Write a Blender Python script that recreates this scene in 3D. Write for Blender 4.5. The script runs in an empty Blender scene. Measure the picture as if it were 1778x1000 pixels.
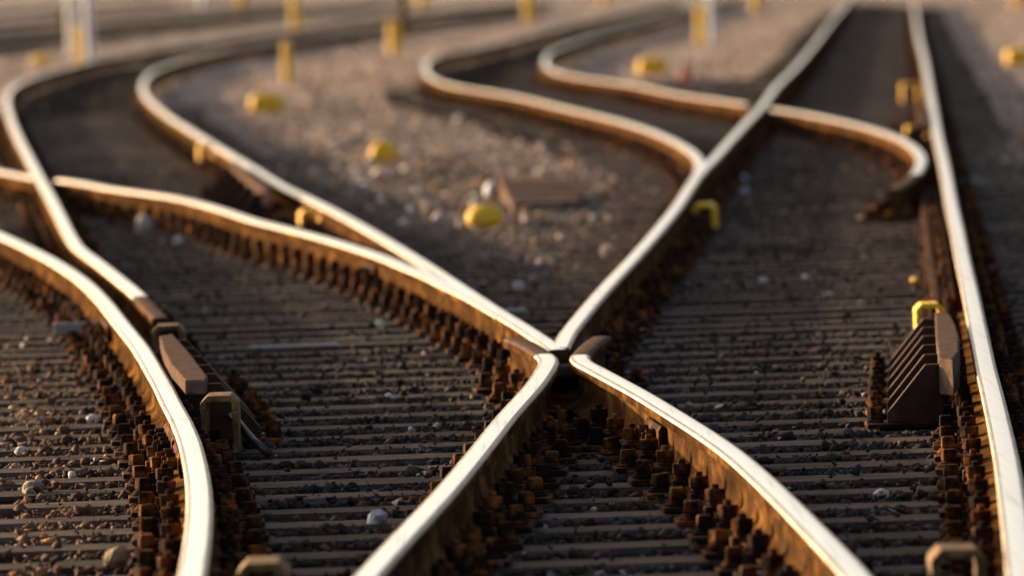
import bpy, bmesh, math, random
import numpy as np
from mathutils import Vector, Matrix
random.seed(7); rng = np.random.default_rng(11)
R = math.radians
SC = bpy.context.scene
COL = SC.collection

# ------------------------------------------------------------------ camera, light, exposure
W, H, F = 1778.0, 1000.0, 13500.0        # photo frame, focal length in its pixels
HEAD = 0.180                             # rail head above the sleeper tops (z = 0)
CAMZ = HEAD + 1.42
PITCH, ROLL = math.atan(576 / F), R(2.0)
cp, sp, ca, sa = math.cos(PITCH), math.sin(PITCH), math.cos(ROLL), math.sin(ROLL)
FW = Vector((0, cp, -sp)); R0 = Vector((1, 0, 0)); U0 = Vector((0, sp, cp))
RX = R0 * ca - U0 * sa; UP = R0 * sa + U0 * ca
cam = bpy.data.cameras.new('camera'); cam_o = bpy.data.objects.new('camera', cam); COL.objects.link(cam_o)
M4 = Matrix((RX, UP, -FW)).transposed().to_4x4(); M4.translation = Vector((0, 0, CAMZ))
cam_o.matrix_world = M4
cam.sensor_width = 36; cam.lens = F / W * 36
cam.clip_start = 1; cam.clip_end = 20000
cam.dof.use_dof = True; cam.dof.focus_distance = 24.5; cam.dof.aperture_fstop = 4.3
SC.camera = cam_o

SUN_EL, SUN_AZ = 9.0, 46.0               # elevation; degrees to the left of the view direction (+Y)
d = Vector((-math.sin(R(SUN_AZ)) * math.cos(R(SUN_EL)), math.cos(R(SUN_AZ)) * math.cos(R(SUN_EL)), math.sin(R(SUN_EL))))
sun = bpy.data.lights.new('sun', 'SUN'); sun.energy = 5.0; sun.angle = R(0.55); sun.color = (1.0, 0.76, 0.50)
sun_o = bpy.data.objects.new('sun', sun); COL.objects.link(sun_o)
sun_o.rotation_euler = d.to_track_quat('Z', 'Y').to_euler()
world = bpy.data.worlds.new('World'); SC.world = world; world.use_nodes = True
wn = world.node_tree.nodes; wl = world.node_tree.links
bg = wn['Background']; sky = wn.new('ShaderNodeTexSky'); sky.sky_type = 'NISHITA'; sky.sun_disc = False
sky.sun_elevation = R(SUN_EL); sky.sun_rotation = R(-SUN_AZ); sky.dust_density = 5.2; sky.air_density = 0.65; sky.ozone_density = 0.5
wl.new(sky.outputs[0], bg.inputs[0]); bg.inputs[1].default_value = 0.15
SC.view_settings.view_transform = 'Standard'; SC.view_settings.look = 'None'
SC.view_settings.exposure = 1.12; SC.view_settings.gamma = 1.0

# ------------------------------------------------------------------ helpers
def gp(u, v, z=0.0):
    """point of the level plane z seen at photo pixel (u, v)"""
    du, dv = u - W / 2, v - H / 2
    ray = FW * F + RX * du - UP * dv
    t = (z - CAMZ) / ray.z
    p = Vector((0, 0, CAMZ)) + ray * t
    return p
def ppm(v_point):
    return F / (v_point - Vector((0, 0, CAMZ))).dot(FW)

def tag(o, label=None, cat=None, group=None, kind=None):
    if label: o['label'] = label
    if cat: o['category'] = cat
    if group: o['group'] = group
    if kind: o['kind'] = kind
    return o
def link_mesh(name, me, parent=None, loc=None, rz=0.0):
    o = bpy.data.objects.new(name, me); COL.objects.link(o)
    if parent is not None: o.parent = parent
    if loc is not None: o.location = loc
    o.rotation_euler[2] = rz
    return o
def empty(name, loc, rz=0.0):
    o = bpy.data.objects.new(name, None); COL.objects.link(o); o.location = loc; o.rotation_euler[2] = rz
    o.empty_display_size = 0.1
    return o
def bm_box(bm, x0, x1, y0, y1, z0, z1, mi=0):
    vs = [bm.verts.new(c) for c in ((x0,y0,z0),(x1,y0,z0),(x1,y1,z0),(x0,y1,z0),(x0,y0,z1),(x1,y0,z1),(x1,y1,z1),(x0,y1,z1))]
    for f in ((3,2,1,0),(4,5,6,7),(0,1,5,4),(1,2,6,5),(2,3,7,6),(3,0,4,7)):
        bm.faces.new([vs[i] for i in f]).material_index = mi
def bm_prism(bm, pts, a, b, axis='z', mi=0):
    """extrude a 2-D outline between a and b along an axis"""
    def mk(p, t):
        return {'z': (p[0], p[1], t), 'y': (p[0], t, p[1]), 'x': (t, p[0], p[1])}[axis]
    lo = [bm.verts.new(mk(p, a)) for p in pts]; hi = [bm.verts.new(mk(p, b)) for p in pts]
    n = len(pts)
    fs = [bm.faces.new(lo), bm.faces.new(hi)]
    for i in range(n): fs.append(bm.faces.new((lo[i], lo[(i+1)%n], hi[(i+1)%n], hi[i])))
    for f in fs: f.material_index = mi
def bm_cyl(bm, x, y, z0, z1, r0, r1=None, n=10, rot=0.0, mi=0):
    r1 = r0 if r1 is None else r1
    lo = [bm.verts.new((x + r0*math.cos(rot+2*math.pi*i/n), y + r0*math.sin(rot+2*math.pi*i/n), z0)) for i in range(n)]
    hi = [bm.verts.new((x + r1*math.cos(rot+2*math.pi*i/n), y + r1*math.sin(rot+2*math.pi*i/n), z1)) for i in range(n)]
    fs = [bm.faces.new(lo[::-1]), bm.faces.new(hi)]
    for i in range(n): fs.append(bm.faces.new((lo[i], lo[(i+1)%n], hi[(i+1)%n], hi[i])))
    for f in fs: f.material_index = mi
def bm_done(name, bm, mats, bevel=0.0, seg=2, smooth=False):
    bmesh.ops.recalc_face_normals(bm, faces=bm.faces)
    if bevel:
        es = [e for e in bm.edges if len(e.link_faces) == 2 and e.calc_face_angle(0) > 0.6]
        bmesh.ops.bevel(bm, geom=es, offset=bevel, segments=seg, affect='EDGES', profile=0.6, clamp_overlap=True)
    me = bpy.data.meshes.new(name); bm.to_mesh(me); bm.free()
    for m in (mats if isinstance(mats, (list, tuple)) else [mats]): me.materials.append(m)
    if smooth: me.polygons.foreach_set('use_smooth', [True]*len(me.polygons))
    return me

# ------------------------------------------------------------------ materials
def material(name):
    m = bpy.data.materials.new(name); m.use_nodes = True
    nt = m.node_tree
    return m, nt, nt.nodes['Principled BSDF']
def node(nt, t, **kw):
    n = nt.nodes.new(t)
    for k, v in kw.items():
        if hasattr(n, k): setattr(n, k, v)
        else: n.inputs[k].default_value = v
    return n
def ramp(nt, fac, stops):
    r = nt.nodes.new('ShaderNodeValToRGB'); nt.links.new(fac, r.inputs[0])
    el = r.color_ramp.elements
    while len(el) < len(stops): el.new(0.5)
    for e, (p, c) in zip(el, stops): e.position = p; e.color = (*c, 1) if len(c) == 3 else c
    return r.outputs[0]
def noise_mat(name, stops, scale=8.0, detail=6, rough=0.8, bump=0.3, bump_scale=40.0, dist=0.01, metallic=0.0, stretch=(1,1,1), spec=0.3, world_space=True):
    m, nt, p = material(name)
    tc = node(nt, 'ShaderNodeNewGeometry') if world_space else node(nt, 'ShaderNodeTexCoord')
    co = tc.outputs['Position'] if world_space else tc.outputs['Object']
    mp = node(nt, 'ShaderNodeMapping'); mp.inputs['Scale'].default_value = stretch
    nt.links.new(co, mp.inputs[0])
    n1 = node(nt, 'ShaderNodeTexNoise'); n1.inputs['Scale'].default_value = scale; n1.inputs['Detail'].default_value = detail; n1.inputs['Roughness'].default_value = 0.65
    nt.links.new(mp.outputs[0], n1.inputs['Vector'])
    nt.links.new(ramp(nt, n1.outputs[0], stops), p.inputs['Base Color'])
    n2 = node(nt, 'ShaderNodeTexNoise'); n2.inputs['Scale'].default_value = bump_scale; n2.inputs['Detail'].default_value = 5
    nt.links.new(mp.outputs[0], n2.inputs['Vector'])
    b = node(nt, 'ShaderNodeBump'); b.inputs['Strength'].default_value = bump; b.inputs['Distance'].default_value = dist
    nt.links.new(n2.outputs[0], b.inputs['Height']); nt.links.new(b.outputs[0], p.inputs['Normal'])
    p.inputs['Roughness'].default_value = rough; p.inputs['Metallic'].default_value = metallic
    p.inputs['Specular IOR Level'].default_value = spec
    return m

RUST = noise_mat('rail_rust', [(0.25,(0.018,0.010,0.006)), (0.5,(0.070,0.034,0.014)), (0.75,(0.26,0.118,0.032))], scale=9, rough=0.85, bump=0.35, bump_scale=120, dist=0.004, stretch=(1,0.35,1), spec=0.0)
RUST_DARK = noise_mat('iron_rust_dark', [(0.3,(0.008,0.006,0.005)), (0.50,(0.030,0.014,0.008)), (0.70,(0.30,0.095,0.020))], scale=14, rough=0.85, bump=0.5, bump_scale=160, dist=0.004, spec=0.02)
IRON = noise_mat('brown_painted_iron', [(0.3,(0.034,0.016,0.010)), (0.6,(0.060,0.028,0.017)), (0.85,(0.13,0.055,0.025))], scale=12, rough=0.65, bump=0.25, bump_scale=140, dist=0.003, spec=0.03)
IRON_TOP = noise_mat('worn_grey_iron', [(0.3,(0.075,0.048,0.036)), (0.55,(0.145,0.095,0.070)), (0.8,(0.24,0.155,0.105))], scale=18, rough=0.7, bump=0.3, bump_scale=200, dist=0.003, spec=0.0)
YELLOW = noise_mat('yellow_paint', [(0.25,(0.14,0.075,0.02)), (0.40,(0.86,0.43,0.018)), (0.8,(0.90,0.58,0.06))], scale=16, rough=0.6, spec=0.15, bump=0.15, bump_scale=90, dist=0.004)
OLDYELLOW = noise_mat('worn_yellow_paint', [(0.38,(0.07,0.034,0.016)), (0.55,(0.20,0.105,0.045)), (0.75,(0.46,0.24,0.03))], scale=16, rough=0.75, spec=0.08, bump=0.3, bump_scale=120, dist=0.004)
CREAM = noise_mat('white_paint', [(0.3,(0.62,0.58,0.52)), (0.7,(0.78,0.75,0.70))], scale=6, rough=0.5, bump=0.1)
RED = noise_mat('red_paint', [(0.3,(0.35,0.03,0.03)), (0.7,(0.5,0.06,0.05))], scale=8, rough=0.5, bump=0.1)
BLACK = noise_mat('black_rubber', [(0.3,(0.012,0.012,0.012)), (0.7,(0.03,0.03,0.03))], scale=20, rough=0.5, bump=0.1)
GREY = noise_mat('grey_galvanised', [(0.3,(0.20,0.17,0.13)), (0.7,(0.36,0.31,0.25))], scale=15, rough=0.5, bump=0.2)
PALE = noise_mat('pale_stone', [(0.3,(0.40,0.34,0.29)), (0.7,(0.64,0.56,0.48))], scale=30, rough=0.8, bump=0.5)
BLUISH = noise_mat('blue_grey_stone', [(0.3,(0.32,0.33,0.36)), (0.7,(0.55,0.56,0.6))], scale=30, rough=0.5, bump=0.3)
GREENISH = noise_mat('pale_green_glass', [(0.3,(0.4,0.45,0.25)), (0.7,(0.6,0.62,0.4))], scale=30, rough=0.3, bump=0.1)
PLANK = noise_mat('brown_board', [(0.3,(0.085,0.055,0.042)), (0.7,(0.24,0.165,0.125))], scale=6, rough=0.9, bump=0.5, stretch=(1,6,1), spec=0.0)

def steel_mat():
    m, nt, p = material('polished_rail_steel')
    g = node(nt, 'ShaderNodeNewGeometry')
    mp = node(nt, 'ShaderNodeMapping'); mp.inputs['Scale'].default_value = (60, 1.2, 30)
    nt.links.new(g.outputs['Position'], mp.inputs[0])
    n = node(nt, 'ShaderNodeTexNoise'); n.inputs['Scale'].default_value = 1.0; n.inputs['Detail'].default_value = 6
    nt.links.new(mp.outputs[0], n.inputs['Vector'])
    nt.links.new(ramp(nt, n.outputs[0], [(0.26,(0.45,0.41,0.38)), (0.42,(0.78,0.78,0.80)), (0.8,(0.86,0.88,0.92))]), p.inputs['Base Color'])
    p.inputs['Metallic'].default_value = 1.0
    r = node(nt, 'ShaderNodeMapRange'); r.inputs['To Min'].default_value = 0.28; r.inputs['To Max'].default_value = 0.14
    nt.links.new(n.outputs[0], r.inputs[0]); nt.links.new(r.outputs[0], p.inputs['Roughness'])
    b = node(nt, 'ShaderNodeBump'); b.inputs['Strength'].default_value = 0.12; b.inputs['Distance'].default_value = 0.002
    nt.links.new(n.outputs[0], b.inputs['Height']); nt.links.new(b.outputs[0], p.inputs['Normal'])
    return m
STEEL = steel_mat()
DULL = noise_mat('dull_rail_head_edge', [(0.3,(0.10,0.06,0.035)), (0.55,(0.22,0.16,0.11)), (0.8,(0.40,0.33,0.27))], scale=10, rough=0.42, bump=0.2, bump_scale=90, dist=0.002, metallic=0.7, stretch=(3,0.3,1))

def wood_mat():
    m, nt, p = material('weathered_sleeper_timber')
    g = node(nt, 'ShaderNodeNewGeometry'); oi = node(nt, 'ShaderNodeObjectInfo')
    mp = node(nt, 'ShaderNodeMapping'); mp.inputs['Scale'].default_value = (1.6, 38, 38)
    nt.links.new(g.outputs['Position'], mp.inputs[0])
    n = node(nt, 'ShaderNodeTexNoise'); n.inputs['Scale'].default_value = 1.0; n.inputs['Detail'].default_value = 8; n.inputs['Roughness'].default_value = 0.7
    nt.links.new(mp.outputs[0], n.inputs['Vector'])
    c1 = ramp(nt, n.outputs[0], [(0.3,(0.017,0.011,0.008)), (0.48,(0.066,0.045,0.035)), (0.62,(0.112,0.079,0.062)), (0.8,(0.19,0.135,0.105))])
    n3 = node(nt, 'ShaderNodeTexNoise'); n3.inputs['Scale'].default_value = 2.2; n3.inputs['Detail'].default_value = 5
    nt.links.new(g.outputs['Position'], n3.inputs['Vector'])
    c2 = ramp(nt, n3.outputs[0], [(0.35,(0.6,0.55,0.5)), (0.6,(1.0,0.98,0.95))])
    mx = node(nt, 'ShaderNodeMix', data_type='RGBA', blend_type='MULTIPLY'); mx.inputs[0].default_value = 1
    nt.links.new(c1, mx.inputs[6]); nt.links.new(c2, mx.inputs[7])
    br = node(nt, 'ShaderNodeMapRange'); br.inputs['To Min'].default_value = 0.75; br.inputs['To Max'].default_value = 1.3
    nt.links.new(oi.outputs['Random'], br.inputs[0])
    hsv = node(nt, 'ShaderNodeHueSaturation'); nt.links.new(mx.outputs[2], hsv.inputs['Color']); nt.links.new(br.outputs[0], hsv.inputs['Value'])
    nt.links.new(hsv.outputs[0], p.inputs['Base Color'])
    p.inputs['Roughness'].default_value = 0.8; p.inputs['Specular IOR Level'].default_value = 0.04
    b = node(nt, 'ShaderNodeBump'); b.inputs['Strength'].default_value = 0.6; b.inputs['Distance'].default_value = 0.006
    nt.links.new(n.outputs[0], b.inputs['Height']); nt.links.new(b.outputs[0], p.inputs['Normal'])
    return m
WOOD = wood_mat()

def attr_mat(name, rough, bump_scale, dist, fine=30.0, contrast=0.5):
    m, nt, p = material(name)
    a = node(nt, 'ShaderNodeAttribute'); a.attribute_name = 'tint'
    g = node(nt, 'ShaderNodeNewGeometry')
    n = node(nt, 'ShaderNodeTexNoise'); n.inputs['Scale'].default_value = fine; n.inputs['Detail'].default_value = 6
    nt.links.new(g.outputs['Position'], n.inputs['Vector'])
    c = ramp(nt, n.outputs[0], [(0.3,(1-contrast,)*3), (0.7,(1+contrast*0.6,)*3)])
    mx = node(nt, 'ShaderNodeMix', data_type='RGBA', blend_type='MULTIPLY'); mx.inputs[0].default_value = 1
    nt.links.new(a.outputs['Color'], mx.inputs[6]); nt.links.new(c, mx.inputs[7])
    nt.links.new(mx.outputs[2], p.inputs['Base Color'])
    n2 = node(nt, 'ShaderNodeTexNoise'); n2.inputs['Scale'].default_value = bump_scale; n2.inputs['Detail'].default_value = 4
    nt.links.new(g.outputs['Position'], n2.inputs['Vector'])
    b = node(nt, 'ShaderNodeBump'); b.inputs['Strength'].default_value = 0.7; b.inputs['Distance'].default_value = dist
    nt.links.new(n2.outputs[0], b.inputs['Height']); nt.links.new(b.outputs[0], p.inputs['Normal'])
    p.inputs['Roughness'].default_value = rough; p.inputs['Specular IOR Level'].default_value = 0.03
    return m
GROUND = attr_mat('gravel_ground', 0.95, 22.0, 0.05, fine=14.0, contrast=0.55)
STONE = attr_mat('ballast_stone', 0.85, 90.0, 0.006, fine=45.0, contrast=0.45)

# ------------------------------------------------------------------ rail courses (photo pixels of the head's centre line, laid on the head plane)
P = {
 'main_right': [(1585,-6),(1591,34),(1596,68),(1605,102),(1611,136),(1617,170),(1623,204),(1629,238),(1637,272),(1644,306),(1650,340),(1656,370),(1663,400),(1669,432),(1676,466),(1684,500),(1691,534),(1698,568),(1705,602),(1712,636),(1719,664),(1734,728),(1748,796),(1758,864),(1767,932),(1775,1000),(1782,1060)],
 'main_left_far': [(1484,-8),(1447,34),(1416,75),(1382,116),(1348,150),(1322.5,184),(1297,211),(1263,248),(1236,278),(1222,291),(1212,304)],
 'curve_into_main': [(1180,1),(1100,20),(1030,34),(964,49),(920,60),(879,71),(845,79),(811,87),(780,92),(760,97),(747,103),(738,113),(741,126),(757,139),(782,147),(811,153),(850,159),(896,167),(940,177),(981,187),(1025,197),(1066,207),(1102,217),(1134,228),(1160,239),(1184,251),(1202,263),(1213,274),(1217,287),(1209,306),(1192,332),(1175,358),(1151,388),(1126,417),(1100,446),(1049,500),(1008,548),(985,578),(972,603)],
 'nose_left': [(930,14),(828,24),(726,36),(660,45),(600,56),(540,64),(476,73),(425,82),(385,89),(350,97),(320,105),(290,114),(266,124),(252,136),(247,150),(252,165),(266,180),(292,201),(340,231),(391,262),(442,292),(493,323),(540,345),(590,370),(658,408),(726,449),(794,493),(862,537),(913,568),(957,597),(969,606)],
 'wing_left': [(890,586),(904,591),(920,598.5),(936,608),(948.5,617),(953,623),(949,634),(929,664),(880,719),(828,784),(777,845),(726,900),(678,951),(634,1000),(585,1056)],
 'wing_right': [(1045,583),(1036,588),(1027,595),(1017,604),(1009.5,612.5),(1006,618.5),(1012,626),(1032,637),(1066,655),(1117,683),(1178,720),(1230,753),(1280,789),(1348,850),(1416,918),(1467,971),(1492,1000),(1535,1056)],
 'blade_left': [(960,2),(930,4),(828,12),(726,21),(624,32),(540,47),(450,60),(340,76),(272,86),(220,94),(170,103),(119,116),(90,124),(68,131),(46,139),(30,147),(18,156),(12,166),(12,180),(18,204),(32,238),(50,272),(72,313),(90,345),(105,374),(119,402),(136,428),(165,450),(204,480),(238,508),(266,537),(279,551)],
 'closure_far': [(-110,276),(-60,284),(0,296),(40,304),(66,309)],
 'closure': [(104,311),(136,315),(187,325),(245,333),(306,342),(374,359),(442,381),(510,398),(590,420),(658,442),(709,463),(743,477),(777,494),(803,506),(830,520),(858,536),(876,547)],
 'outer_left': [(-130,350),(-60,380),(0,406),(51,430),(102,457),(153,493),(185,526)],
 'outer_left_mid': [(185,526),(214,563),(245,602),(268,640),(284,668),(298,697),(315,728)],
 'outer_left_near': [(315,728),(329,762),(338,796),(344,830),(346.5,864),(346,898),(343,932),(338,966),(332,1000),(318,1060)],
 'curve_right': [(1290,-8),(1250,3),(1190,20),(1134,37),(1090,48),(1049,58),(1012,69),(981,80),(960,88),(949,96),(944,106),(950,116),(966,125),(1015,135),(1100,147),(1178,163),(1246,173),(1302,181)],
 'curve_right_near': [(1343,188),(1382,194),(1450,207),(1518,224),(1562,240),(1589,257),(1601,274),(1596,292),(1577,312),(1549,329)],
 'yard_near': [(-60,81),(0,73),(68,65),(170,52),(272,41),(340,34),(442,24),(600,9),(700,0)],
 'yard_third': [(-60,27),(0,22),(90,15),(170,10),(300,2)],
 'yard_far': [(-60,48),(0,41),(68,36),(170,28),(272,20),(340,15),(500,3)],
}
def catmull(pts, step):
    pts = [np.array(p, float) for p in pts]
    ext = [2*pts[0]-pts[1]] + pts + [2*pts[-1]-pts[-2]]
    out = []
    for i in range(1, len(ext)-2):
        p0, p1, p2, p3 = ext[i-1:i+3]
        # centripetal
        def tj(a, b, t): return t + max(np.linalg.norm(b-a), 1e-6)**0.5
        t0 = 0; t1 = tj(p0,p1,t0); t2 = tj(p1,p2,t1); t3 = tj(p2,p3,t2)
        n = max(2, int(np.linalg.norm(p2-p1)/step))
        for k in range(n):
            t = t1 + (t2-t1)*k/n
            A1=(t1-t)/(t1-t0)*p0+(t-t0)/(t1-t0)*p1; A2=(t2-t)/(t2-t1)*p1+(t-t1)/(t2-t1)*p2; A3=(t3-t)/(t3-t2)*p2+(t-t2)/(t3-t2)*p3
            B1=(t2-t)/(t2-t0)*A1+(t-t0)/(t2-t0)*A2; B2=(t3-t)/(t3-t1)*A2+(t-t1)/(t3-t1)*A3
            out.append((t2-t)/(t2-t1)*B1+(t-t1)/(t2-t1)*B2)
    out.append(pts[-1])
    return np.array(out)
PATH = {}
for k, pts in P.items():
    px = catmull(pts, 4.0)
    # light smoothing of the traced course
    for _ in range(1 if k.startswith('wing') else 3):
        px[1:-1] = 0.25*px[:-2] + 0.5*px[1:-1] + 0.25*px[2:]
    w = np.array([[*gp(u, v, HEAD)][:2] for u, v in px])
    PATH[k] = w
# 3 mm expansion gaps at the two rail joints
for a, b in (('outer_left','outer_left_mid'), ('outer_left_mid','outer_left_near')):
    t = PATH[a][-1]-PATH[a][-2]; PATH[a][-1] -= t/np.linalg.norm(t)*0.012

HALF = [(0.075,0.0),(0.075,0.010),(0.045,0.018),(0.020,0.026),(0.011,0.036),(0.008,0.050),(0.008,0.100),(0.011,0.112),(0.020,0.118),(0.034,0.124),(0.036,0.127),(0.0365,0.140),(0.0362,0.150),(0.0345,0.1555),(0.031,0.1590),(0.0235,0.1607),(0.012,0.1618)]
PROF = HALF + [(0.0, 0.162)] + [(-x, z) for x, z in HALF[::-1]]
Z0 = 0.018
def sweep_rail(name, key, label, drop=0.0, group=None, polished=0.149):
    dull = 1.25 if key.startswith('wing') else 0.0
    w = PATH[key]; n = len(w); m = len(PROF)
    t = np.gradient(w, axis=0); t /= np.linalg.norm(t, axis=1)[:,None]
    nx = np.stack([t[:,1], -t[:,0]], 1)
    org = w.mean(0)
    vs = np.zeros((n, m, 3))
    for j, (x, z) in enumerate(PROF):
        vs[:, j, :2] = w - org + nx*x; vs[:, j, 2] = Z0 + z - drop
    faces, mi = [], []
    for i in range(n-1):
        for j in range(m):
            j2 = (j+1) % m
            faces.append((i*m+j, i*m+j2, (i+1)*m+j2, (i+1)*m+j))
            zz = min(PROF[j][1], PROF[j2][1]) if j2 else 0
            mi.append(1 if zz >= 0.1605 else (3 if zz >= polished else 0))
    faces.append(tuple(range(m))[::-1]); mi.append(0)
    faces.append(tuple((n-1)*m+j for j in range(m))); mi.append(0)
    me = bpy.data.meshes.new(name); me.from_pydata(vs.reshape(-1,3).tolist(), [], faces)
    me.materials.append(RUST); me.materials.append(STEEL); me.materials.append(IRON_TOP); me.materials.append(DULL)
    run = np.concatenate([[0], np.cumsum(np.linalg.norm(np.diff(w,axis=0),axis=1))])
    if key in ('blade_left','curve_right_near'): run = np.where(run > run[-1]-(2.2 if key == 'blade_left' else 3.0), 0, 99); dull = 1
    mi = [2 if (q in (1,3) and run[k//m] < dull) else q for k, q in enumerate(mi)]
    me.polygons.foreach_set('material_index', mi)
    me.polygons.foreach_set('use_smooth', [True]*(len(faces)-2)+[False]*2)
    bm = bmesh.new(); bm.from_mesh(me); bmesh.ops.recalc_face_normals(bm, faces=bm.faces)
    for e in bm.edges:
        if len(e.link_faces) == 2 and e.calc_face_angle(0) > 0.9: e.smooth = False
    bm.to_mesh(me); bm.free()
    o = link_mesh('rail', me, loc=(org[0], org[1], 0))
    return tag(o, label, 'rail', group)
RAILS = {}
for key, label, drop in (
  ('main_right', 'long straight rail at the right edge with a ribbed check block beside it', 0),
  ('main_left_far', 'straight rail running to the top of the picture from the tip of the curved rail', 0.0012),
  ('curve_into_main', 'rail that snakes from the far yard and forms the right leg of the crossing nose', 0),
  ('nose_left', 'rail curving in from the far left that forms the left leg of the crossing nose', 0.0006),
  ('wing_left', 'shiny rail from the crossing gap down to the bottom, left of the bolts', 0),
  ('wing_right', 'shiny rail from the crossing gap down to the lower right, rusty orange on its side', 0),
  ('blade_left', 'bent rail at far left with a cut off orange end beside the small check block', 0),
  ('closure_far', 'short piece of rail entering at the left edge and stopping at the bent rail', 0.0012),
  ('closure', 'rail crossing the left ballast, rusty bolts below it, joining the nose rail', 0.0009),
  ('outer_left', 'rail curving in at the left edge, dull part before the rail joint', 0),
  ('outer_left_mid', 'short bright rail length between two joints beside the left check block', 0),
  ('outer_left_near', 'bright rail curving to the bottom at left, nearest the camera, bolts on both sides', 0),
  ('curve_right', 'far rail with a tight bend that stops at the straight rail near the top', 0.0012),
  ('curve_right_near', 'rail from the straight rail to a hooked end near the right hand rail', 0),
  ('yard_near', 'distant yard rail across the top left corner, the nearest of three', 0),
  ('yard_third', 'faint third yard rail in the top left corner, beyond the other two', 0),
  ('yard_far', 'distant yard rail across the top left corner, the middle of three', 0)):
    RAILS[key] = sweep_rail('rail', key, label, drop)

# ------------------------------------------------------------------ where the track beds lie
def poly(*parts): return np.vstack(parts)
def bed(a, b): return poly(a, b[::-1])
main_left = np.vstack([PATH['main_left_far'], PATH['curve_into_main'][np.argmin(np.linalg.norm(PATH['curve_into_main']-PATH['main_left_far'][-1],axis=1)):], PATH['wing_left'][3:]])
right_of_B = np.vstack([PATH['nose_left'], PATH['wing_right'][3:]])
outer = np.vstack([PATH['outer_left'], PATH['outer_left_mid'], PATH['outer_left_near']])
curve_in = PATH['curve_into_main'][:int(np.argmin(np.linalg.norm(PATH['curve_into_main']-PATH['main_left_far'][-1],axis=1)))]
curve_r = np.vstack([PATH['curve_right'], PATH['curve_right_near']])
BEDS = [bed(main_left, PATH['main_right']), bed(PATH['blade_left'], right_of_B[:len(PATH['nose_left'])]), bed(outer, np.vstack([PATH['closure_far'], PATH['closure'], PATH['wing_right'][3:]])),
        bed(curve_in, curve_r), bed(PATH['yard_far'], PATH['yard_near'])]
ALLPTS = np.vstack([p[::4] for p in PATH.values()])
def in_poly(pts, pg):
    x, y = pts[:,0], pts[:,1]; ins = np.zeros(len(pts), bool)
    x1, y1 = pg[:,0], pg[:,1]; x2, y2 = np.roll(x1,-1), np.roll(y1,-1)
    for i in range(len(pg)):
        if y1[i] == y2[i]: continue
        c = ((y1[i] > y) != (y2[i] > y)) & (x < (x2[i]-x1[i])*(y-y1[i])/(y2[i]-y1[i]) + x1[i])
        ins ^= c
    return ins
def bed_mask(pts):
    """1 in the oily track beds, falling to 0 about half a metre outside the rails"""
    m = np.zeros(len(pts))
    for pg in BEDS: m[in_poly(pts, pg)] = 1
    rest = np.where(m == 0)[0]
    for c in np.array_split(rest, max(1, len(rest)//4000)):
        if len(c) == 0: continue
        dd = np.full(len(c), 9e9)
        for k in range(0, len(ALLPTS), 400):
            a = ALLPTS[k:k+400]
            dd = np.minimum(dd, ((pts[c][:,None,:]-a[None])**2).sum(2).min(1))
        m[c] = np.clip(1.35 - np.sqrt(dd)/np.where(pts[c][:,1] < 50, 0.6, 0.42), 0, 1)
    return m
def wobble(x, y, s, seed=0):
    r = np.random.default_rng(seed); v = 0
    for k in range(5):
        a = r.uniform(0, 6.28); f = s*(1.0+0.8*k); v = v + np.sin((x*math.cos(a)+y*math.sin(a)*0.5)*f + r.uniform(0,6.28))
    return v/5
def ground_tint(pts):
    x, y = pts[:,0], pts[:,1]
    m = bed_mask(pts)
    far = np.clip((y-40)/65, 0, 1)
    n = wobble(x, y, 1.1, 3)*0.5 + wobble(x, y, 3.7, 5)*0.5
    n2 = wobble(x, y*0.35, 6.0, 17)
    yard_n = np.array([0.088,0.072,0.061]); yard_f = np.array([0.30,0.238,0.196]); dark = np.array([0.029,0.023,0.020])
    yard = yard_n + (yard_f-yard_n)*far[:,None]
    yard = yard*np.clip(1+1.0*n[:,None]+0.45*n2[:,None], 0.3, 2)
    rusty = np.array([0.17,0.095,0.05])
    k = np.clip(n2*1.3-0.2, 0, 1)[:,None]*0.6
    yard = yard*(1-k)+rusty*(1+far[:,None])*k
    dk = dark*(1+0.25*n[:,None])*(1+0.3*far[:,None])
    return yard*(1-m[:,None]) + dk*m[:,None], m

# ------------------------------------------------------------------ ground
def build_ground():
    ys = np.concatenate([np.linspace(-40, 14, 6), np.geomspace(16, 460, 230), np.geomspace(520, 9000, 14)])
    ts = np.concatenate([[-6,-2,-0.7,-0.3], np.linspace(-0.13, 0.13, 150), [0.3,0.7,2,6]])
    Y, T = np.meshgrid(ys, ts, indexing='ij')
    X = T*np.maximum(Y, 16.0)*1.0
    pts = np.stack([X.ravel(), Y.ravel()], 1)
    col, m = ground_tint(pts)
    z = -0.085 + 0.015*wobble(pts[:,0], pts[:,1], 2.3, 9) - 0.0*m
    z = np.where((pts[:,1] < 200), z, -0.085)
    v = np.column_stack([pts, z])
    n0, n1 = Y.shape
    i = np.arange(n0-1)[:,None]*n1 + np.arange(n1-1)[None]
    f = np.stack([i, i+1, i+1+n1, i+n1], -1).reshape(-1,4)
    me = bpy.data.meshes.new('ground'); me.from_pydata(v.tolist(), [], f.tolist())
    at = me.color_attributes.new('tint', 'FLOAT_COLOR', 'POINT')
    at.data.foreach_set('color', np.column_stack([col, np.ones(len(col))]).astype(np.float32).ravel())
    me.materials.append(GROUND); me.polygons.foreach_set('use_smooth', [True]*len(f))
    tag(link_mesh('ground', me), kind='structure')
build_ground()

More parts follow.
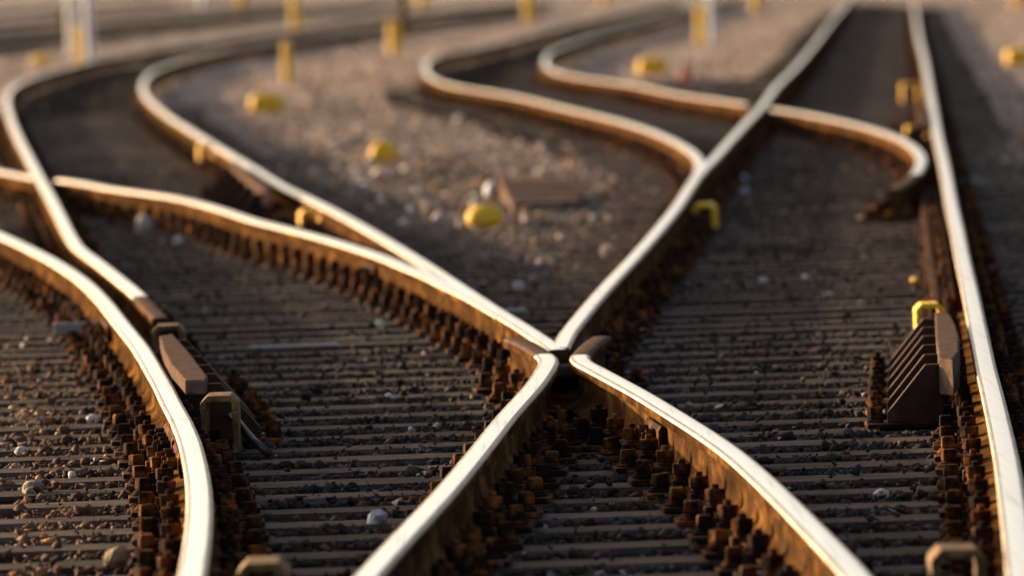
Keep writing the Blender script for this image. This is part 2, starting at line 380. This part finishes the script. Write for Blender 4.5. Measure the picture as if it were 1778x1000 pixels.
# ------------------------------------------------------------------ fastenings and sleepers
def clamp_mesh(kind):
    bm = bmesh.new()
    bm_box(bm, 0.054, 0.100, -0.030, 0.030, 0.034, 0.052)              # clip on the rail foot
    bm_box(bm, 0.092, 0.112, -0.034, 0.034, 0.017, 0.050)
    bm_cyl(bm, 0.081, 0, 0.0525, 0.064, 0.026, 0.024, 12)              # spring washer
    bm_cyl(bm, 0.081, 0, 0.064, 0.098, 0.030, None, 6, rot=kind*0.5)   # nut
    bm_cyl(bm, 0.081, 0, 0.098, 0.112, 0.0125, 0.011, 10)              # thread end
    return bm_done('clamp_bolt', bm, RUST_DARK, 0.003, 1)
def screw_mesh(kind):
    bm = bmesh.new()
    bm_cyl(bm, 0.146, 0, 0.0165, 0.027, 0.036, 0.034, 14)
    bm_cyl(bm, 0.146, 0, 0.027, 0.034, 0.031, 0.026, 12)
    bm_cyl(bm, 0.146, 0, 0.034, 0.070, 0.030, 0.027, 4, rot=0.785+kind*0.4)
    return bm_done('coach_screw', bm, RUST_DARK, 0.004, 1)
def plate_mesh():
    bm = bmesh.new(); bm_box(bm, -0.19, 0.19, -0.085, 0.085, 0.001, 0.0165)
    return bm_done('baseplate', bm, RUST_DARK, 0.003, 1)
CL = [clamp_mesh(k) for k in (0.0, 0.35, 0.7, -0.4)]; SCW = [screw_mesh(k) for k in (0.0, 0.5, -0.5, 1.0)]; PLATE = plate_mesh()
def simple_fast():
    bm = bmesh.new(); bm_box(bm, -0.19, 0.19, -0.085, 0.085, 0.001, 0.0165)
    for s in (-1, 1):
        bm_box(bm, min(s*.054,s*.112), max(s*.054,s*.112), -0.033, 0.033, 0.0168, 0.052)
        bm_cyl(bm, s*.081, 0, 0.0525, 0.108, 0.028, 0.025, 6); bm_cyl(bm, s*.146, 0, 0.0168, 0.068, 0.031, 0.027, 4, rot=.78)
    return bm_done('rail_fastening', bm, RUST_DARK)
FAST = simple_fast()

def sleeper_mesh(L, wdt, i):
    bm = bmesh.new(); n = max(3, int(L/0.35)); rr = random.Random(i)
    prof = [(-wdt/2,-0.17),(-wdt/2,-0.012),(-wdt/2+0.012,0.0),(wdt/2-0.012,0.0),(wdt/2,-0.012),(wdt/2,-0.17)]
    rings = []
    for k in range(n+1):
        jy, jw = rr.uniform(-.004,.004), rr.uniform(-.006,.004)
        rings.append([bm.verts.new((-L/2+L*k/n, y+jy+(jw if y > 0 else -jw), z+(rr.uniform(-.004,0) if z > -.1 else 0))) for y, z in prof])
    for k in range(n):
        for j in range(6):
            bm.faces.new((rings[k][j], rings[k][(j+1)%6], rings[k+1][(j+1)%6], rings[k+1][j]))
    bm.faces.new(rings[0]); bm.faces.new(rings[-1])
    return bm_done('sleeper', bm, WOOD)

def crossings(key, y):
    w = PATH[key]; d0 = w[:-1,1]-y; d1 = w[1:,1]-y
    idx = np.where((d0*d1 <= 0) & (d0 != d1))[0]; out = []
    for i in idx:
        t = d0[i]/(d0[i]-d1[i]); x = w[i,0]+(w[i+1,0]-w[i,0])*t
        dx, dy = w[i+1]-w[i]
        ang = math.atan2(-dx, dy)
        if dy < 0: ang = math.atan2(dx, -dy)
        if abs(ang) < 0.9: out.append((x, ang, key))
    return out
GA = ['main_right','main_left_far','curve_into_main','wing_left','curve_right_near','curve_right']
GB = ['outer_left','outer_left_mid','outer_left_near','blade_left','closure','closure_far','nose_left','wing_right']
FROG_Y = (PATH['nose_left'][-1][1]-1.1, PATH['nose_left'][-1][1]+1.6)
SLEEPERS = []       # (y, x0, x1, half width) for the ballast
def fasten(sl, cx, y, x, ang, key, others, full):
    sides = [s for s in (-1, 1) if not any(k2 != (x) and 0 < s*(x2-x) < 0.23 for x2, k2 in others)]
    if not sides: return
    if not full:
        o = link_mesh('rail_fastening', FAST, sl, (x-cx, 0, 0), ang); return
    pl = link_mesh('baseplate', PLATE, sl, (x-cx, random.uniform(-.012,.012), 0), ang)
    for s in sides:
        for nm, lib in (('clamp_bolt', CL), ('coach_screw', SCW)):
            o = link_mesh(nm, random.choice(lib), pl, (random.uniform(-.003,.003), random.uniform(-.02,.02), random.uniform(-0.001,.004)))
            o.rotation_euler = (random.uniform(-.04,.04), 0, (math.pi if s < 0 else 0) + random.uniform(-.12,.12))
def lay_sleepers():
    y = 17.0; i = 0
    while y < 185:
        far = y > 62
        c = {}
        for g, keys in (('A', GA), ('B', GB)):
            r = [q for k in keys for q in crossings(k, y)]
            r = [q for q in r if abs(q[0]) < 0.066*y + 2.6]
            if y > 52 and g == 'A':
                r = [q for q in r if q[2] in ('main_right','main_left_far') or y < 96]
            if y > 86 and g == 'B': r = []
            c[g] = sorted(r)
        groups = []
        if c['A'] and c['B'] and (min(q[0] for q in c['A']) - max(q[0] for q in c['B'])) < 0.75:
            groups = [('A+B', sorted(c['A']+c['B']))]
        else:
            groups = [(g, c[g]) for g in ('A','B') if c[g]]
        for g, r in groups:
            x0, x1 = r[0][0]-0.55, r[-1][0]+0.55
            if g == 'A+B': x0 = min(x0, -0.066*y-0.35)
            x0 += random.uniform(-.06,.06); x1 += random.uniform(-.06,.06)
            L = x1-x0; cx = (x0+x1)/2; wd = random.uniform(.235,.265)
            sl = link_mesh('sleeper', sleeper_mesh(L, wd, i), loc=(cx, y+random.uniform(-.02,.02), random.uniform(-.006,0)))
            sl.rotation_euler[2] = random.uniform(-.006,.006)
            lab = {'A+B': ('long dark weathered timber sleeper under both tracks of the turnout, gravel in the gaps', 'long turnout sleepers'),
                   'A': ('dark timber sleeper under the straight right hand track beyond the crossing', 'sleepers of the right hand track'),
                   'B': ('dark timber sleeper under the left hand track beyond the crossing', 'sleepers of the left hand track')}[g]
            tag(sl, lab[0], 'sleeper', lab[1])
            SLEEPERS.append((y, x0, x1, wd/2))
            oth = [(q[0], q[0]) for q in r]
            for x, ang, key in r:
                if abs(x) > 0.066*y + 0.9: continue
                fasten(sl, cx, 0, x, ang, key, oth, not far)
        y += 0.58 if y < 75 else 0.62
        i += 1
lay_sleepers()

# ------------------------------------------------------------------ ballast stones
def hull(npts, seed, flat=0.7):
    r = np.random.default_rng(seed); p = r.normal(size=(npts,3)); p /= np.linalg.norm(p,axis=1)[:,None]
    p *= r.uniform(0.6,1.0,(npts,1)); p *= [1.0, r.uniform(.7,1.0), flat*r.uniform(.75,1.1)]
    bm = bmesh.new()
    for q in p: bm.verts.new(q)
    res = bmesh.ops.convex_hull(bm, input=bm.verts)
    bmesh.ops.delete(bm, geom=[v for v in bm.verts if not v.link_faces], context='VERTS')
    bmesh.ops.recalc_face_normals(bm, faces=bm.faces)
    bm.verts.ensure_lookup_table()
    v = np.array([x.co[:] for x in bm.verts]); f = np.array([[l.vert.index for l in x.loops] for x in bm.faces if len(x.verts)==3])
    bm.free(); return v, f
LIB = {'near': [hull(11, s, .62) for s in range(18)], 'mid': [hull(9, 50+s, .6) for s in range(12)], 'far': [hull(8, 90+s, .6) for s in range(8)]}
LIB['yard'] = [hull(10, 150+s, 1.0) for s in range(8)]
def scatter(bands):
    VS, FS, CS = [], [], []; off = 0
    sl = sorted(SLEEPERS); sy = np.array([s[0] for s in sl])
    for y0, y1, dens, smin, smax, lib, zlo, zhi in bands:
        n = int(dens*0.0703*1.1*(y1*y1-y0*y0) + dens*1.6*(y1-y0))
        u = rng.uniform(0,1,n)
        y = np.sqrt(y0*y0+u*(y1*y1-y0*y0)); hw = 0.0703*y+0.8
        x = rng.uniform(-1,1,n)*hw
        s = smin + (smax-smin)*rng.uniform(0,1,n)**1.6
        z = rng.uniform(zlo, zhi, n)
        # keep off the sleeper tops (a few stones lie on them)
        keep = np.ones(n, bool)
        on = np.zeros(n, bool)
        for (yy, xa, xb, h) in sl:
            if yy > y1+1 or yy < y0-1: continue
            q = (np.abs(y-yy) < h+s*0.55) & (x > xa-.02) & (x < xb+.02)
            on |= q
        lucky = rng.uniform(0,1,n)
        cover = np.clip((y-27)/12, 0, 1)*0.35
        ontop = on & (lucky < 0.018+cover*(s < 0.05)+0.05*(x < np.interp(y, outer[::-1,1], outer[::-1,0])-0.30))
        keep &= ~on | ontop
        z = np.where(ontop, s*0.25, z)
        z = z + 0.012*wobble(x, y, 5.0, 21)*(~ontop)
        pts = np.column_stack([x,y])
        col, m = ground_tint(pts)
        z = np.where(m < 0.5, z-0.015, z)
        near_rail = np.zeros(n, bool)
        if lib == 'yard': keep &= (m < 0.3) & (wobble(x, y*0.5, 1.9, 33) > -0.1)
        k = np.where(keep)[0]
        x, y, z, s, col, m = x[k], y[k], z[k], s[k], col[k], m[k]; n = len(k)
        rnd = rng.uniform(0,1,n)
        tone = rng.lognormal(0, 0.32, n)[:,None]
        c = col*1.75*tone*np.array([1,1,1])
        c[rnd < 0.10] *= np.array([1.5,1.15,0.85])
        pal = (rnd > 1-(0.010+0.09*(1-m)))
        c[pal] = np.array([0.40,0.34,0.29])*rng.uniform(0.6,1.3,(pal.sum(),1))
        warm = (rnd > 0.86) & ~pal & (m < 0.6)
        c[warm] = np.array([0.26,0.165,0.095])*rng.uniform(0.6,1.4,(warm.sum(),1))
        if lib == 'yard':
            c = np.where(rnd[:,None] < 0.6, np.array([0.58,0.47,0.40]), np.array([0.36,0.20,0.10]))*rng.uniform(0.5,1.3,(n,1))
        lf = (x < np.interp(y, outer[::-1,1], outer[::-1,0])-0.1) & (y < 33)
        c[lf] *= np.array([1.25,0.98,0.78])  # orange sunlight painted into the stone colour left of the outer rail
        which = rng.integers(0, len(LIB[lib]), n)
        for wi, (v, f) in enumerate(LIB[lib]):
            q = np.where(which == wi)[0]
            if len(q) == 0: continue
            a = rng.uniform(0,6.283,len(q)); b = rng.uniform(-.6,.6,len(q)); g = rng.uniform(-.6,.6,len(q))
            Ca,Sa,Cb,Sb,Cg,Sg = np.cos(a),np.sin(a),np.cos(b),np.sin(b),np.cos(g),np.sin(g)
            V = np.repeat(v[None], len(q), 0)
            V = np.stack([V[...,0], V[...,1]*Cb[:,None]-V[...,2]*Sb[:,None], V[...,1]*Sb[:,None]+V[...,2]*Cb[:,None]], -1)
            V = np.stack([V[...,0]*Cg[:,None]+V[...,2]*Sg[:,None], V[...,1], -V[...,0]*Sg[:,None]+V[...,2]*Cg[:,None]], -1)
            V = np.stack([V[...,0]*Ca[:,None]-V[...,1]*Sa[:,None], V[...,0]*Sa[:,None]+V[...,1]*Ca[:,None], V[...,2]], -1)
            V = V*s[q][:,None,None]*0.5 + np.stack([x[q],y[q],z[q]],1)[:,None]
            Fi = f[None] + (off + np.arange(len(q))*len(v))[:,None,None]
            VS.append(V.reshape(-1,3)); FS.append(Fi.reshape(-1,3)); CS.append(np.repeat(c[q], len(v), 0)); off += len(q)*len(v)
    V = np.vstack(VS).astype(np.float32); Fc = np.vstack(FS).astype(np.int32); C = np.column_stack([np.vstack(CS), np.ones(off)]).astype(np.float32)
    me = bpy.data.meshes.new('ballast'); nf = len(Fc)
    me.vertices.add(len(V)); me.vertices.foreach_set('co', V.ravel())
    me.loops.add(nf*3); me.loops.foreach_set('vertex_index', Fc.ravel())
    me.polygons.add(nf); me.polygons.foreach_set('loop_start', np.arange(0, nf*3, 3, dtype=np.int32))
    me.update(calc_edges=True)
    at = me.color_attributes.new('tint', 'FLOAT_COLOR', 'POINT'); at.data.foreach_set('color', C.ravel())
    me.materials.append(STONE)
    tag(link_mesh('ballast', me), kind='stuff')
    print('ballast', nf)
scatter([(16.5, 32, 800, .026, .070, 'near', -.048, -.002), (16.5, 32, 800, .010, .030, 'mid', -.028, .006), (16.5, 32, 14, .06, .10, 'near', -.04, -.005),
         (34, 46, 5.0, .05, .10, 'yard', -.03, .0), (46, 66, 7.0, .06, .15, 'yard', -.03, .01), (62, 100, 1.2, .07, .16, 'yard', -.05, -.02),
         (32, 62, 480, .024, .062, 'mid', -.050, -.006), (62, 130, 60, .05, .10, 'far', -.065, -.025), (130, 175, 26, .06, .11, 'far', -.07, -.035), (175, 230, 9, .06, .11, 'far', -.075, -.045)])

# ------------------------------------------------------------------ crossing base block between the wing rails
def crossing_block():
    p = gp(984, 634, 0.13); e = gp(975, 600, 0.13)
    bm = bmesh.new()
    bm_prism(bm, [(-0.045,0),(0.045,0),(0.10,2.2),(-0.10,2.2)], 0.088, 0.128)
    o = link_mesh('crossing_block', bm_done('crossing_block', bm, IRON_TOP, 0.008, 2), loc=(p.x, p.y, 0))
    tag(o, 'grey cast block filling the gap of the crossing just in front of the nose', 'casting')
crossing_block()

# ------------------------------------------------------------------ check rails on ribbed brackets
def check_rail(label, outline, side, thick):
    """outline: pixels of the guide bar's top; side: -1 ribs run down to the left, +1 to the right"""
    zt = 0.225
    pts = [gp(u, v, zt) for u, v in outline]
    cx = sum(p.x for p in pts)/len(pts); y0 = min(p.y for p in pts); y1 = max(p.y for p in pts)
    root = empty('check_rail', (cx, (y0+y1)/2, 0)); tag(root, label, 'check rail')
    cy = (y0+y1)/2
    bm = bmesh.new(); bm_prism(bm, [(p.x-cx, p.y-cy) for p in pts], zt-thick, zt)
    link_mesh('guide_bar', bm_done('guide_bar', bm, IRON_TOP, 0.007, 2), root)
    n = 6
    inner = 0.0
    for k in range(n):
        yy = y0 + 0.12 + (y1-y0-0.25)*k/(n-1) - cy
        s = side
        # left or right edge of the bar at this depth
        xs = []
        for a, b in zip(pts, pts[1:]+pts[:1]):
            ya, yb = a.y-cy, b.y-cy
            if (ya-yy)*(yb-yy) <= 0 and ya != yb: xs.append(a.x-cx+(b.x-a.x)*(yy-ya)/(yb-ya))
        xe = (min(xs) if s < 0 else max(xs)) if xs else 0.03*s
        prof = [(xe-s*0.012, 0.017), (xe+s*0.175, 0.017), (xe+s*0.175, 0.05), (xe+s*0.045, zt-0.02), (xe-s*0.012, zt-0.02)]
        bm = bmesh.new(); bm_prism(bm, prof, yy, yy+0.045, 'y')
        link_mesh('rib', bm_done('rib', bm, IRON, 0.004, 2), root)
        bm = bmesh.new(); bm_box(bm, min(xe-s*.06, xe+s*.245), max(xe-s*.06, xe+s*.245), yy-0.06, yy+0.15, 0.001, 0.0168)
        bp = link_mesh('baseplate', bm_done('baseplate', bm, RUST_DARK, 0.003, 1), root)
        bm = bmesh.new(); bx = xe+s*0.215
        bm_cyl(bm, bx, yy+.04, 0.017, 0.03, 0.03, 0.027, 12); bm_cyl(bm, bx, yy+.04, 0.03, 0.07, 0.027, None, 6, rot=k); bm_cyl(bm, bx, yy+.04, 0.07, 0.088, 0.012, None, 10)
        link_mesh('bolt', bm_done('bolt', bm, RUST_DARK, 0.003, 1), bp)
    bm = bmesh.new()
    xa, xb = sorted((xe+side*0.02, xe+side*0.03))
    return root
check_rail('brown ribbed check rail block with worn grey top beside the right hand rail', [(1623,541),(1649,544),(1659,562),(1666,585),(1665,610),(1654,624),(1630,622),(1625,585)], -1, 0.12)
check_rail('tan topped check rail block beside the bright left rail', [(277,583),(300,579),(330,612),(361,653),(357,659),(321,659),(297,632),(283,606)], 1, 0.05)

check_rail('small dark rusty ribbed block on the left of the nose rail between two yellow hoops', [(398,283),(410,279),(440,300),(470,325),(468,330),(455,330),(425,307)], -1, 0.10)
check_rail('far rusty ribbed block beside the right hand rail between two yellow hoops', [(1590,178),(1598,177),(1603,195),(1606,212),(1598,214),(1592,195)], -1, 0.10)
def fishplate(key, px, side, length, bolts=4):
    p = gp(px[0], px[1], HEAD); w = PATH[key]; i = int(np.argmin(np.hypot(w[:,0]-p.x, w[:,1]-p.y))); i = min(max(i,1), len(w)-2)
    t = w[i+1]-w[i-1]; t = t if t[1] > 0 else -t
    o = RAILS[key]; bm = bmesh.new()
    bm_prism(bm, [(side*.012,.062),(side*.030,.052),(side*.036,.075),(side*.036,.112),(side*.026,.128),(side*.012,.122)], -length/2, length/2, 'y')
    f = link_mesh('fishplate', bm_done('fishplate', bm, RUST_DARK, .003, 1), o, (w[i][0]-o.location.x, w[i][1]-o.location.y, 0), math.atan2(-t[0], t[1]))
    for k in range(bolts):
        bm = bmesh.new(); y = (k-(bolts-1)/2)*length/bolts
        bm_cyl(bm, 0, 0, 0, .03, .021, None, 6, rot=k*.7); bm_cyl(bm, 0, 0, .03, .042, .011, None, 8)
        b = link_mesh('bolt', bm_done('bolt', bm, RUST_DARK, .002, 1), f, (side*.0365, y, .094)); b.rotation_euler = (0, side*math.pi/2, 0)
fishplate('outer_left_mid', (309,716), -1, .9)
fishplate('outer_left_near', (322,745), -1, .7, 3)
fishplate('outer_left_mid', (192,536), -1, .7)
fishplate('wing_right', (1150,703), -1, .5, 2)
fishplate('closure', (650,440), -1, .5, 2)

# ------------------------------------------------------------------ yellow hoops
def hoop(px, w, h, dep, rz, mat, label, t=0.021):
    p = gp(px[0], px[1], h)
    root = empty('hoop_bracket', (p.x, p.y, 0), rz); tag(root, label, 'bracket')
    def bar(name, pts):
        bm = bmesh.new(); bm_prism(bm, pts, -dep, 0, 'y'); link_mesh(name, bm_done(name, bm, mat, 0.005, 2), root)
    c = 0.024
    bar('strap', [(-w/2,h-.05),(-w/2,h-c),(-w/2+c,h),(w/2-c,h),(w/2,h-c),(w/2,h-.05),(w/2-t,h-.05),(w/2-t,h-c),(w/2-c-.004,h-t),(-w/2+c+.004,h-t),(-w/2+t,h-c),(-w/2+t,h-.05)])
    for s in (-1, 1):
        x0, x1 = sorted((s*w/2, s*(w/2-t))); bm = bmesh.new(); bm_box(bm, x0+.0005, x1-.0005, -dep+.001, -.001, 0.0, h-.0505)
        link_mesh('leg', bm_done('leg', bm, mat, 0.003, 1), root)
hoop((356,249), .13,.19,.2, 0.1, YELLOW, 'yellow hoop bracket left of the nose rail, farther of two on that rail')
hoop((537,363), .14,.15,.2, 0.1, YELLOW, 'yellow brown hoop bracket between the nose rail and the bolted rail')
hoop((1226,352), .13,.15,.2, -0.1, YELLOW, 'yellow hoop bracket in the shadow right of the main rail at mid distance')
hoop((1610,523), .115,.19,.2, 0.0, YELLOW, 'bright yellow hoop bracket behind the ribbed check block')
hoop((1579,144), .18,.19,.2, 0.0, YELLOW, 'farthest yellow hoop bracket beside the right hand rail')
hoop((1590,218), .18,.19,.2, 0.0, YELLOW, 'yellow hoop bracket above the hooked rail end at right')
hoop((294,561), .13,.19,.2, 0.0, OLDYELLOW, 'tan yellow hoop bracket behind the left check block, by the cut rail end')
hoop((384,680), .125,.19,.24, 0.0, OLDYELLOW, 'worn yellow hoop bracket in front of the left check block with black hose')
hoop((1656,942), .13,.19,.2, 0.0, OLDYELLOW, 'rusty brown hoop bracket at the bottom right corner')
hoop((460,964), .125,.19,.24, 0.0, OLDYELLOW, 'tan hoop bracket cut by the bottom edge, left of the centre')
hoop((124,525), .09,.15,.05, 0.0, OLDYELLOW, 'small yellow and rust hoop bracket above the grey bar at left')

def tube(name, pts, r, mat, n=8):
    bm = bmesh.new(); rings = []
    P3 = [Vector(p) for p in pts]
    for i, p in enumerate(P3):
        t = (P3[min(i+1,len(P3)-1)]-P3[max(i-1,0)]).normalized(); s = t.cross(Vector((0,0,1))).normalized(); u = s.cross(t)
        rings.append([bm.verts.new(p + s*r*math.cos(a)+u*r*math.sin(a)) for a in [2*math.pi*k/n for k in range(n)]])
    for a, b in zip(rings, rings[1:]):
        for k in range(n): bm.faces.new((a[k], a[(k+1)%n], b[(k+1)%n], b[k]))
    bm.faces.new(rings[0][::-1]); bm.faces.new(rings[-1])
    return bm_done(name, bm, mat, smooth=True)
a = gp(405, 722, .10); b = gp(440, 765, .03); c = gp(466, 786, .012)
tag(link_mesh('hose', tube('hose', [gp(392,712,.09), a, gp(420,742,.07), b, c], .014, BLACK)), 'black hose running from the worn yellow hoop down onto the sleepers', 'hose')

# ------------------------------------------------------------------ rods, bars, plates
def path_bar(name, px, z, w, h, mat):
    pts = [gp(u, v, z) for u, v in px]; bm = bmesh.new(); rings = []
    for i, p in enumerate(pts):
        t = (pts[min(i+1,len(pts)-1)]-pts[max(i-1,0)]); s = Vector((t.y,-t.x,0)).normalized()*(w/2)
        rings.append([bm.verts.new(q) for q in (p-s, p+s, p+s+Vector((0,0,h)), p-s+Vector((0,0,h)))])
    for a, b in zip(rings, rings[1:]):
        for k in range(4): bm.faces.new((a[k], a[(k+1)%4], b[(k+1)%4], b[k]))
    bm.faces.new(rings[0][::-1]); bm.faces.new(rings[-1])
    return bm_done(name, bm, mat, 0.004, 1)
tag(link_mesh('point_rod', path_bar('point_rod', [(1603,345),(1610,420),(1618,480),(1626,545)], .03, .035, .05, RUST_DARK)), 'rusty rod left of the right hand rail, the outer of two side by side', 'rod')
tag(link_mesh('point_rod', path_bar('point_rod', [(1622,345),(1634,420),(1643,480),(1652,545)], .03, .04, .06, RUST_DARK)), 'rusty rod left of the right hand rail, the inner of two next to the rail', 'rod')
def block(name, px, w, l, h, rz, mat, label, cat, z=0.0, bevel=.006):
    p = gp(px[0], px[1], z); bm = bmesh.new(); bm_box(bm, -w/2, w/2, 0, l, 0, h)
    return tag(link_mesh(name, bm_done(name, bm, mat, bevel, 2), loc=(p.x, p.y, z), rz=rz), label, cat)
block('flat_bar', (138,580), .22, .03, .05, 0.0, GREY, 'grey flat bar reaching left from the left rail at the joint', 'bar', z=.05, bevel=.003)
block('stick', (510,603), .37, .03, .012, 0.0, PALE, 'thin white stick lying across the sleepers between the rails', 'stick', z=.002, bevel=.003)
block('flat_bar', (895,545), .09, .05, .02, 0.0, GREY, 'small grey metal tab sticking out right of the nose rail near the crossing', 'bar', z=.10, bevel=.003)
block('flat_bar', (1690,318), .16, .05, .03, 0.0, GREY, 'small grey plate right of the right hand rail beyond the rods', 'bar', z=.02, bevel=.003)
def board():
    p = gp(950, 366, -0.03); bm = bmesh.new()
    for k in range(5): bm_box(bm, -.22, .22, k*.55, k*.55+.535, 0, .06+.016*k)
    tag(link_mesh('timber_board', bm_done('timber_board', bm, PLANK, .01, 2), loc=(p.x, p.y, -.03), rz=0.03), 'brown ridged timber cover lying on the gravel beside the white and red marker', 'board')
board()

# ------------------------------------------------------------------ rounded marker stones and boxes
def pebble(name, px, w, h, mat, label, cat, seed=0, depth=None, z=None, sub=3, rough=.08, cap=None, square=0.0, rz=0):
    z = -.03 if z is None else z
    p = gp(px[0], px[1], z); bm = bmesh.new(); bmesh.ops.create_icosphere(bm, subdivisions=sub, radius=1)
    rr = np.random.default_rng(seed); ks = rr.normal(size=(6,3))*1.7; ph = rr.uniform(0,6.28,6)
    dp = depth or w
    for v in bm.verts:
        c = np.array(v.co)
        if square:
            c = np.sign(c)*np.abs(c)**(1-square)
        f = 1 + rough*float(np.sin(ks@c+ph).sum())/2.4
        c = c*f
        v.co = (c[0]*w/2, c[1]*dp/2, max(c[2],-0.55)*h/1.55 + h*.355)
    for f in bm.faces:
        if cap is not None and f.calc_center_median().x > -w*.02: f.material_index = 1
    me = bm_done(name, bm, [mat]+([cap] if cap else []), smooth=(rough < .2))
    return tag(link_mesh(name, me, loc=(p.x, p.y, z), rz=rz), label, cat)
pebble('marker_stone', (840,394), .225,.135, YELLOW, 'bright yellow rounded marker stone in front of the brown timber cover', 'marker', 1)
pebble('marker_stone', (666,281), .23,.17, YELLOW, 'yellow rounded marker stone alone on the gravel, middle of the yellow row', 'marker', 2)
pebble('marker_box', (464,194), .37,.20, YELLOW, 'yellow flat topped marker box right of the tight rail bend at upper left', 'marker', 3, square=.45, rough=.03)
pebble('marker_box', (1133,130), .40,.22, YELLOW, 'yellow flat topped marker box inside the bend of the far right rail', 'marker', 4, square=.45, rough=.03)
pebble('marker_box', (1772,113), .40,.22, YELLOW, 'yellow flat topped marker box cut by the right edge', 'marker', 5, square=.45, rough=.03)
pebble('marker_stone', (70,113), .28,.20, YELLOW, 'small far yellow marker stone at upper left below the white post', 'marker', 6)
pebble('marker_stone', (858,345), .13,.125, CREAM, 'round white marker stone with a red side next to the brown timber cover', 'marker', 7, cap=RED)
pebble('debris', (1190,139), .16,.15, RED, 'small red piece of debris right of the yellow box in the far bend', 'debris', 8)
for i, (u, v, w, h, mat, lab) in enumerate([
  (250,404,.095,.105,PALE,'white pointed stone on the dark ballast above the bolted rail at left'),
  (158,736,.055,.035,CREAM,'white domed stone left of the rusty bolts at left'),
  (657,912,.060,.042,BLUISH,'white blue sharp stone left of the central rail near the bottom'),
  (676,696,.050,.030,PALE,'pale grey flat stone on the sleepers left of the crossing'),
  (660,570,.055,.045,GREENISH,'pale green piece of glass beside the bolts of the left leg'),
  (1294,338,.05,.05,BLUISH,'bluish stone in the shadow right of the main rail, nearer of two'),
  (1290,316,.05,.05,BLUISH,'bluish stone in the shadow right of the main rail, farther of two'),
  (1559,306,.055,.055,BLUISH,'bluish stone inside the hooked rail end'),
  (1325,492,.035,.03,PALE,'white stone in the fine ballast at right, first of a loose row'),
  (1400,490,.045,.035,PALE,'white stone in the fine ballast at right, in the middle of a loose row'),
  (1440,518,.045,.025,PALE,'flat white stone in the fine ballast below the loose row'),
  (1588,495,.045,.04,YELLOW,'yellowish stone by the rusty rods'),
  (1250,712,.035,.022,PALE,'small white stone on the sleepers right of the crossing'),
  (1530,862,.04,.03,PALE,'white stone among dark ballast near the lower right'),
  (1057,448,.09,.09,noise_mat('pinkish_stone',[(0.3,(.4,.27,.18)),(0.7,(.55,.4,.28))],scale=20),'pinkish pointed stone on the gravel left of the main rail'),
  (40,790,.05,.03,PALE,'white chips on the ballast at the left edge'),
  (125,830,.035,.025,PALE,'white stone left of the rusty bolts lower down'),
  (205,985,.06,.06,noise_mat('orange_stone',[(0.3,(.2,.11,.05)),(0.7,(.3,.18,.09))],scale=20),'orange brown stone at the foot of the bolts at the bottom left'),
  (60,860,.07,.045,noise_mat('brown_stone',[(0.3,(.12,.085,.05)),(0.7,(.22,.16,.1))],scale=20),'brown stone at the left edge near the bottom'),
  (312,425,.08,.05,PALE,'greyish white stone on the ballast left of the bolted rail'),
  (900,505,.05,.045,PALE,'pale stone in the angle above the crossing nose'),
  ]):
    pebble('stone', (u,v), w, h, mat, lab, 'stone', 20+i, rough=.28, sub=2, z=-.012)

# ------------------------------------------------------------------ posts of the yard
def post(px, wid, h, mat, label, lean=0.0, cap=None, flat=False):
    p = gp(px[0], px[1], -.06); root = empty('marker_post', (p.x, p.y, -.06)); root.rotation_euler = (0, lean, 0); tag(root, label, 'post')
    bm = bmesh.new(); bm_cyl(bm, 0, 0, 0, h, wid/2, wid/2*.96, 16)
    link_mesh('pole', bm_done('pole', bm, mat, .008, 1), root)
    bm = bmesh.new(); bm_cyl(bm, 0, 0, h+.001, h+.03, wid/2*1.06, wid/2*.8, 16); link_mesh('cap', bm_done('cap', bm, cap or mat, .006, 1), root)
    return root
post((138,112), .17, .66, YELLOW, 'yellow post at upper left with a cream upper tube', 0.0, cap=CREAM)
post((156,113), .17, 1.5, CREAM, 'tall white post at upper left right behind the yellow one')
post((127,98), .2, 1.6, CREAM, 'cream post at upper left just left of the tall white one')
post((107,62), .17, .68, OLDYELLOW, 'short brownish yellow post far at upper left')
post((500,147), .135, .55, YELLOW, 'short yellow post above the yellow box, nearer of two in line')
post((513,52), .24, 1.2, YELLOW, 'yellow post in line behind the short one, beyond the far rails')
post((686,94), .24, .52, YELLOW, 'short thick yellow post in the pale gravel near the top centre')
post((701,64), .22, 1.3, OLDYELLOW, 'brownish yellow post behind the short thick one')
post((918,38), .25, 1.1, YELLOW, 'yellow post standing in the pale strip at top centre')
post((733,13), .4, 1.0, YELLOW, 'far yellow post just right of the brownish pair')
post((1050,13), .25, 1.0, YELLOW, 'faint far yellow post at the top right of centre')
post((1219,76), .2, .62, YELLOW, 'yellow post beside a white one between the right hand tracks')
post((1238,77), .14, 1.3, CREAM, 'slim white post right beside the yellow one between the right hand tracks')
post((1314,24), .24, 1.0, YELLOW, 'yellow post at the top edge left of the straight track')
post((1766,18), .22, 1.0, YELLOW, 'yellow post at the top right corner')
post((420,20), .36, 1.0, YELLOW, 'far yellow post at the top edge between the yard rails')
post((354,14), .4, 1.0, CREAM, 'far white post at the top edge at left')
